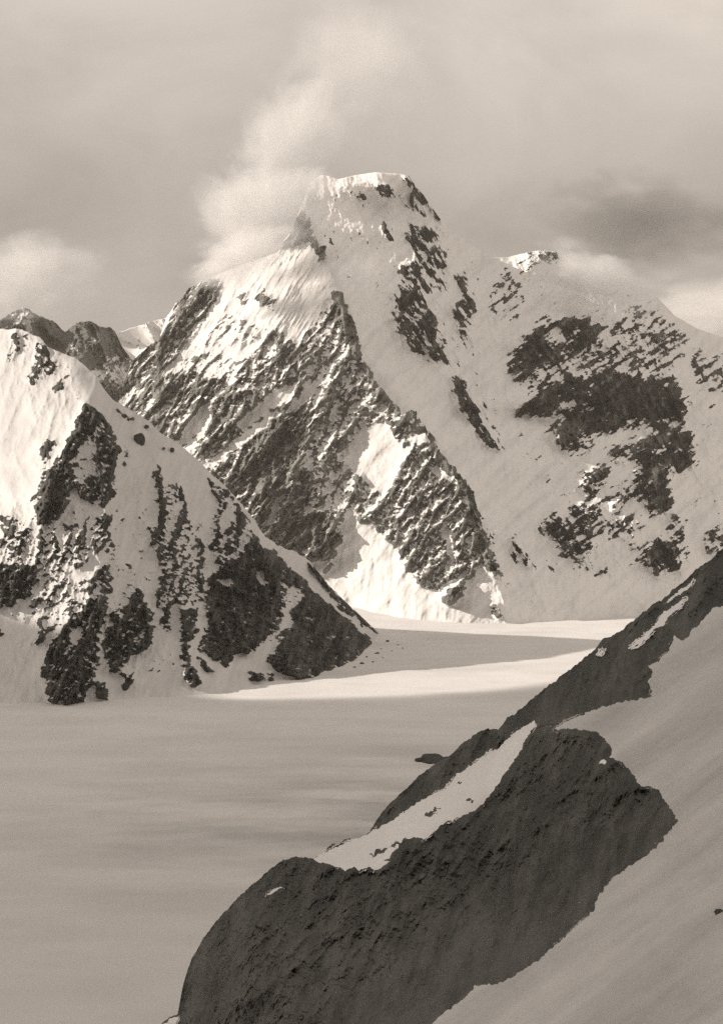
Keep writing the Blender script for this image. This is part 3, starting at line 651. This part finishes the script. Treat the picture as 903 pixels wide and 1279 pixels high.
for i, (u, v, w, h, lab) in enumerate([(174.5, 551, 13, 19, 'large dark outcrop alone on the shaded snow right of the left peak'), (183.5, 533, 5, 5, 'small dark outcrop above the large one near the skyline of the left peak'), (215.5, 562, 5, 6, 'dark outcrop near the descending skyline of the left peak, right of the large one'), (156, 580, 2.5, 7, 'slim dark outcrop on the snow below and left of the large one'), (205, 560, 3, 3, 'tiny dark outcrop between the large one and the skyline')]):
    Yv = Yl(u, v); rock_obj('rock_outcrop', xyz(u, v, Yv), (w*1.1, 16, h*1.05), 40+i, MAT_ROCK, lab, 'rock outcrop', 'outcrops on the left peak')

# ================================================================== CLOUDS
def cloud_mat(name, dens, scale, color, thr=.45, soft=.25, aniso=.2, power=1.0):
    m, t = nt(name); out = t.nodes.new('ShaderNodeOutputMaterial'); vs = t.nodes.new('ShaderNodeVolumePrincipled')
    t.links.new(vs.outputs[0], out.inputs['Volume'])
    vs.inputs['Color'].default_value = (*color, 1); vs.inputs['Anisotropy'].default_value = aniso
    tc = t.nodes.new('ShaderNodeTexCoord')
    n = noise_node(t, scale, 5, .6, tc.outputs['Object']); n.inputs['Distortion'].default_value = .4
    ln = t.nodes.new('ShaderNodeVectorMath'); ln.operation = 'LENGTH'; t.links.new(tc.outputs['Object'], ln.inputs[0])
    fall = maprange(t, ln.outputs['Value'], .15, 1.0, 1, 0)
    f = mth(t, 'ADD', fall, mth(t, 'MULTIPLY', mth(t, 'SUBTRACT', n.outputs[0], .5), 2.2))
    q = maprange(t, f, thr, thr+soft, 0, 1)
    # nothing reaches the edge of the volume
    edge = maprange(t, ln.outputs['Value'], .75, .99, 1, 0)
    t.links.new(mth(t, 'MULTIPLY', mth(t, 'MULTIPLY', q, edge), dens), vs.inputs['Density'])
    return m
def cloud(u, v, Y, ru, rv, ry, tilt, mat, label, name='cloud'):
    bm = bmesh.new(); bmesh.ops.create_icosphere(bm, subdivisions=3, radius=1)
    me = bpy.data.meshes.new(name); bm.to_mesh(me); bm.free(); me.materials.append(mat)
    o = bpy.data.objects.new(name, me); COL.objects.link(o)
    o.location = xyz(u, v, Y); o.scale = (ru*Y/F, ry, rv*Y/F); o.rotation_euler = (0, R(tilt), 0)
    return tag(o, label, 'cloud', None, 'clouds about the peaks')
WHITE = (.92, .92, .92)
cloud(322, 262, 7360, 112, 96, 260, 22, cloud_mat('plume_vapour', .014, 2.1, WHITE, .34, 1.0), 'bright dense cloud streaming up from the left shoulder of the main peak')
cloud(384, 236, 7330, 44, 44, 130, 20, cloud_mat('shoulder_vapour', .014, 1.7, WHITE, .22, .9), 'soft knot of cloud veiling the left corner of the summit dome')
cloud(300, 320, 7180, 96, 46, 170, -20, cloud_mat('veil_vapour', .021, 1.9, WHITE, .30, 1.0), 'thin veil of mist over the crest of the hanging snow face')
cloud(362, 165, 7500, 84, 125, 300, 24, cloud_mat('rising_vapour', .0085, 2.2, WHITE, .34, 1.0), 'paler upper trail of the summit cloud, rising into the sky')
cloud(450, 70, 7600, 120, 120, 380, 40, cloud_mat('thin_vapour', .0032, 2.0, WHITE, .3, 1.0), 'faint cloud haze at the top edge where the summit trail thins out')
cloud(24, 340, 8200, 130, 84, 400, 0, cloud_mat('left_vapour', .0050, 2.2, WHITE, .38, .9), 'soft pale cloud at the left edge above the dark range')
cloud(733, 350, 8000, 105, 60, 240, 18, cloud_mat('wisp_vapour', .021, 2.2, WHITE, .34, 1.0), 'low wisp of cloud clinging to the top of the right shoulder')
cloud(455, 342, 7200, 56, 50, 150, 10, cloud_mat('thin_wisp_vapour', .0055, 2.0, WHITE, .36, .9), 'faint wisp of cloud crossing the arete below the summit')
cloud(795, 278, 10900, 190, 84, 600, 4, cloud_mat('dark_vapour', .0046, 2.9, (.36, .36, .36), .34, .8), 'dark grey cloud hanging behind the right shoulder')  # the grey scatter colour puts this cloud's shade into its vapour
cloud(890, 385, 11800, 150, 60, 500, 0, cloud_mat('low_vapour', .0045, 1.9, WHITE, .3, 1.0), 'bright low cloud behind the skyline at the right edge')

# cloud bank to the south-west, above and left of the view: its shadow lies over the near glacier and the foreground
bound = [(-9000,4000),(-2000,3900),(-750,3800),(-480,3680),(-370,3480),(-311,3425),(-90,3440),(90,3480),(291,3610),(482,3800),(660,4080),(900,4500),(1400,5100),(2600,5500)]
top = 2600.0; off = -(top)*0.88/0.47
xs = np.linspace(-1500, 2600, 60); ya = np.array([np.interp(x, [b[0] for b in bound], [b[1] for b in bound]) for x in xs])
bm = bmesh.new(); rows = []
nyb = 50
for i, x in enumerate(xs):
    for sgn in (1, -1):
        pass
T = np.linspace(0, 1, nyb)
up = []; lo = []
for i, x in enumerate(xs):
    ru, rl = [], []
    for k, t in enumerate(T):
        yv = -1500+(ya[i]+1500)*t
        e = min(1, (1-t)*14)*min(1, t*6+.05)*min(1, i/6, (len(xs)-1-i)/6)
        th = 90*math.sqrt(max(e, 0))*(1+.25*math.sin(x*.004+yv*.003))
        xx = x+off
        ru.append(bm.verts.new((xx, yv, top+th))); rl.append(bm.verts.new((xx, yv, top-th*.5-.5)))
    up.append(ru); lo.append(rl)
for i in range(len(xs)-1):
    for k in range(nyb-1):
        bm.faces.new((up[i][k], up[i+1][k], up[i+1][k+1], up[i][k+1])); bm.faces.new((lo[i][k], lo[i][k+1], lo[i+1][k+1], lo[i+1][k]))
for i in range(len(xs)-1):
    bm.faces.new((up[i][0], lo[i][0], lo[i+1][0], up[i+1][0])); bm.faces.new((up[i][-1], up[i+1][-1], lo[i+1][-1], lo[i][-1]))
for k in range(nyb-1):
    bm.faces.new((up[0][k], up[0][k+1], lo[0][k+1], lo[0][k])); bm.faces.new((up[-1][k], lo[-1][k], lo[-1][k+1], up[-1][k+1]))
me = bpy.data.meshes.new('cloud'); bm.to_mesh(me); bm.free()
m, t = nt('bank_vapour'); out = t.nodes.new('ShaderNodeOutputMaterial'); vs = t.nodes.new('ShaderNodeVolumePrincipled')
vs.inputs['Density'].default_value = .03; vs.inputs['Color'].default_value = (.9, .9, .9, 1); t.links.new(vs.outputs[0], out.inputs['Volume'])
me.materials.append(m); o = bpy.data.objects.new('cloud', me); COL.objects.link(o)
tag(o, 'flat bank of cloud high to the left, outside the view, shading the near glacier', 'cloud')

# ================================================================== AIR
bm = bmesh.new(); bmesh.ops.create_cube(bm, size=1)
for v in bm.verts: v.co = Vector((v.co.x*19000, v.co.y*20500+6500, v.co.z*2560+1050))
me = bpy.data.meshes.new('haze'); bm.to_mesh(me); bm.free()
m, t = nt('air'); out = t.nodes.new('ShaderNodeOutputMaterial'); vs = t.nodes.new('ShaderNodeVolumePrincipled')
vs.inputs['Density'].default_value = 0.9e-5; vs.inputs['Color'].default_value = (1, .93, .84, 1); t.links.new(vs.outputs[0], out.inputs['Volume'])
me.materials.append(m); o = bpy.data.objects.new('haze', me); COL.objects.link(o); tag(o, None, None, 'stuff')

# ================================================================== LIGHT, SKY, CAMERA
w = bpy.data.worlds.new('World'); sc.world = w; w.use_nodes = True
t = w.node_tree; t.nodes.clear()
out = t.nodes.new('ShaderNodeOutputWorld'); bg = t.nodes.new('ShaderNodeBackground'); t.links.new(bg.outputs[0], out.inputs[0])
sk = t.nodes.new('ShaderNodeTexSky'); sk.sky_type = 'NISHITA'; sk.sun_disc = False
el = math.asin(SUN.z); sk.sun_elevation = el; sk.sun_rotation = math.atan2(SUN.x, SUN.y)
bw = t.nodes.new('ShaderNodeRGBToBW'); t.links.new(sk.outputs[0], bw.inputs[0])
tc = t.nodes.new('ShaderNodeTexCoord'); mp = t.nodes.new('ShaderNodeMapping'); t.links.new(tc.outputs['Generated'], mp.inputs[0]); mp.inputs['Scale'].default_value = (5, 5, 8)
n = noise_node(t, 1.0, 7, .55, mp.outputs[0]); n.inputs['Distortion'].default_value = .6
cl = maprange(t, n.outputs[0], .3, .75, 2.7, 4.7)
v = mth(t, 'ADD', mth(t, 'MULTIPLY', bw.outputs[0], .55), cl)
sep = t.nodes.new('ShaderNodeSeparateXYZ'); t.links.new(tc.outputs['Generated'], sep.inputs[0])
v = mth(t, 'MULTIPLY', v, maprange(t, sep.outputs[2], .17, .30, .80, 1.33))
cr = t.nodes.new('ShaderNodeVectorMath'); cr.operation = 'SCALE'; cr.inputs[0].default_value = (1, .89, .79); t.links.new(v, cr.inputs['Scale'])
t.links.new(cr.outputs[0], bg.inputs[0]); bg.inputs[1].default_value = .1
L = bpy.data.lights.new('sun', 'SUN'); L.energy = 4.8; L.angle = R(.6); L.color = (1, .90, .80)
lo = bpy.data.objects.new('sun', L); COL.objects.link(lo); lo.rotation_euler = SUN.to_track_quat('Z', 'Y').to_euler()
cam = bpy.data.cameras.new('camera'); co = bpy.data.objects.new('camera', cam); COL.objects.link(co)
co.location = (0, 0, H); co.rotation_euler = (R(90), 0, 0)
cam.sensor_fit = 'VERTICAL'; cam.sensor_height = 36; cam.lens = 36*F/1279; cam.clip_start = 1; cam.clip_end = 100000
sc.camera = co
vs_ = sc.view_settings; vs_.view_transform = 'Standard'; vs_.look = 'None'; vs_.exposure = 0; vs_.gamma = 1
sc.cycles.use_denoising = False
sc.cycles.volume_bounces = 4; sc.cycles.volume_step_rate = 1.0; sc.cycles.volume_max_steps = 128
sc.cycles.max_bounces = 6; sc.cycles.diffuse_bounces = 2
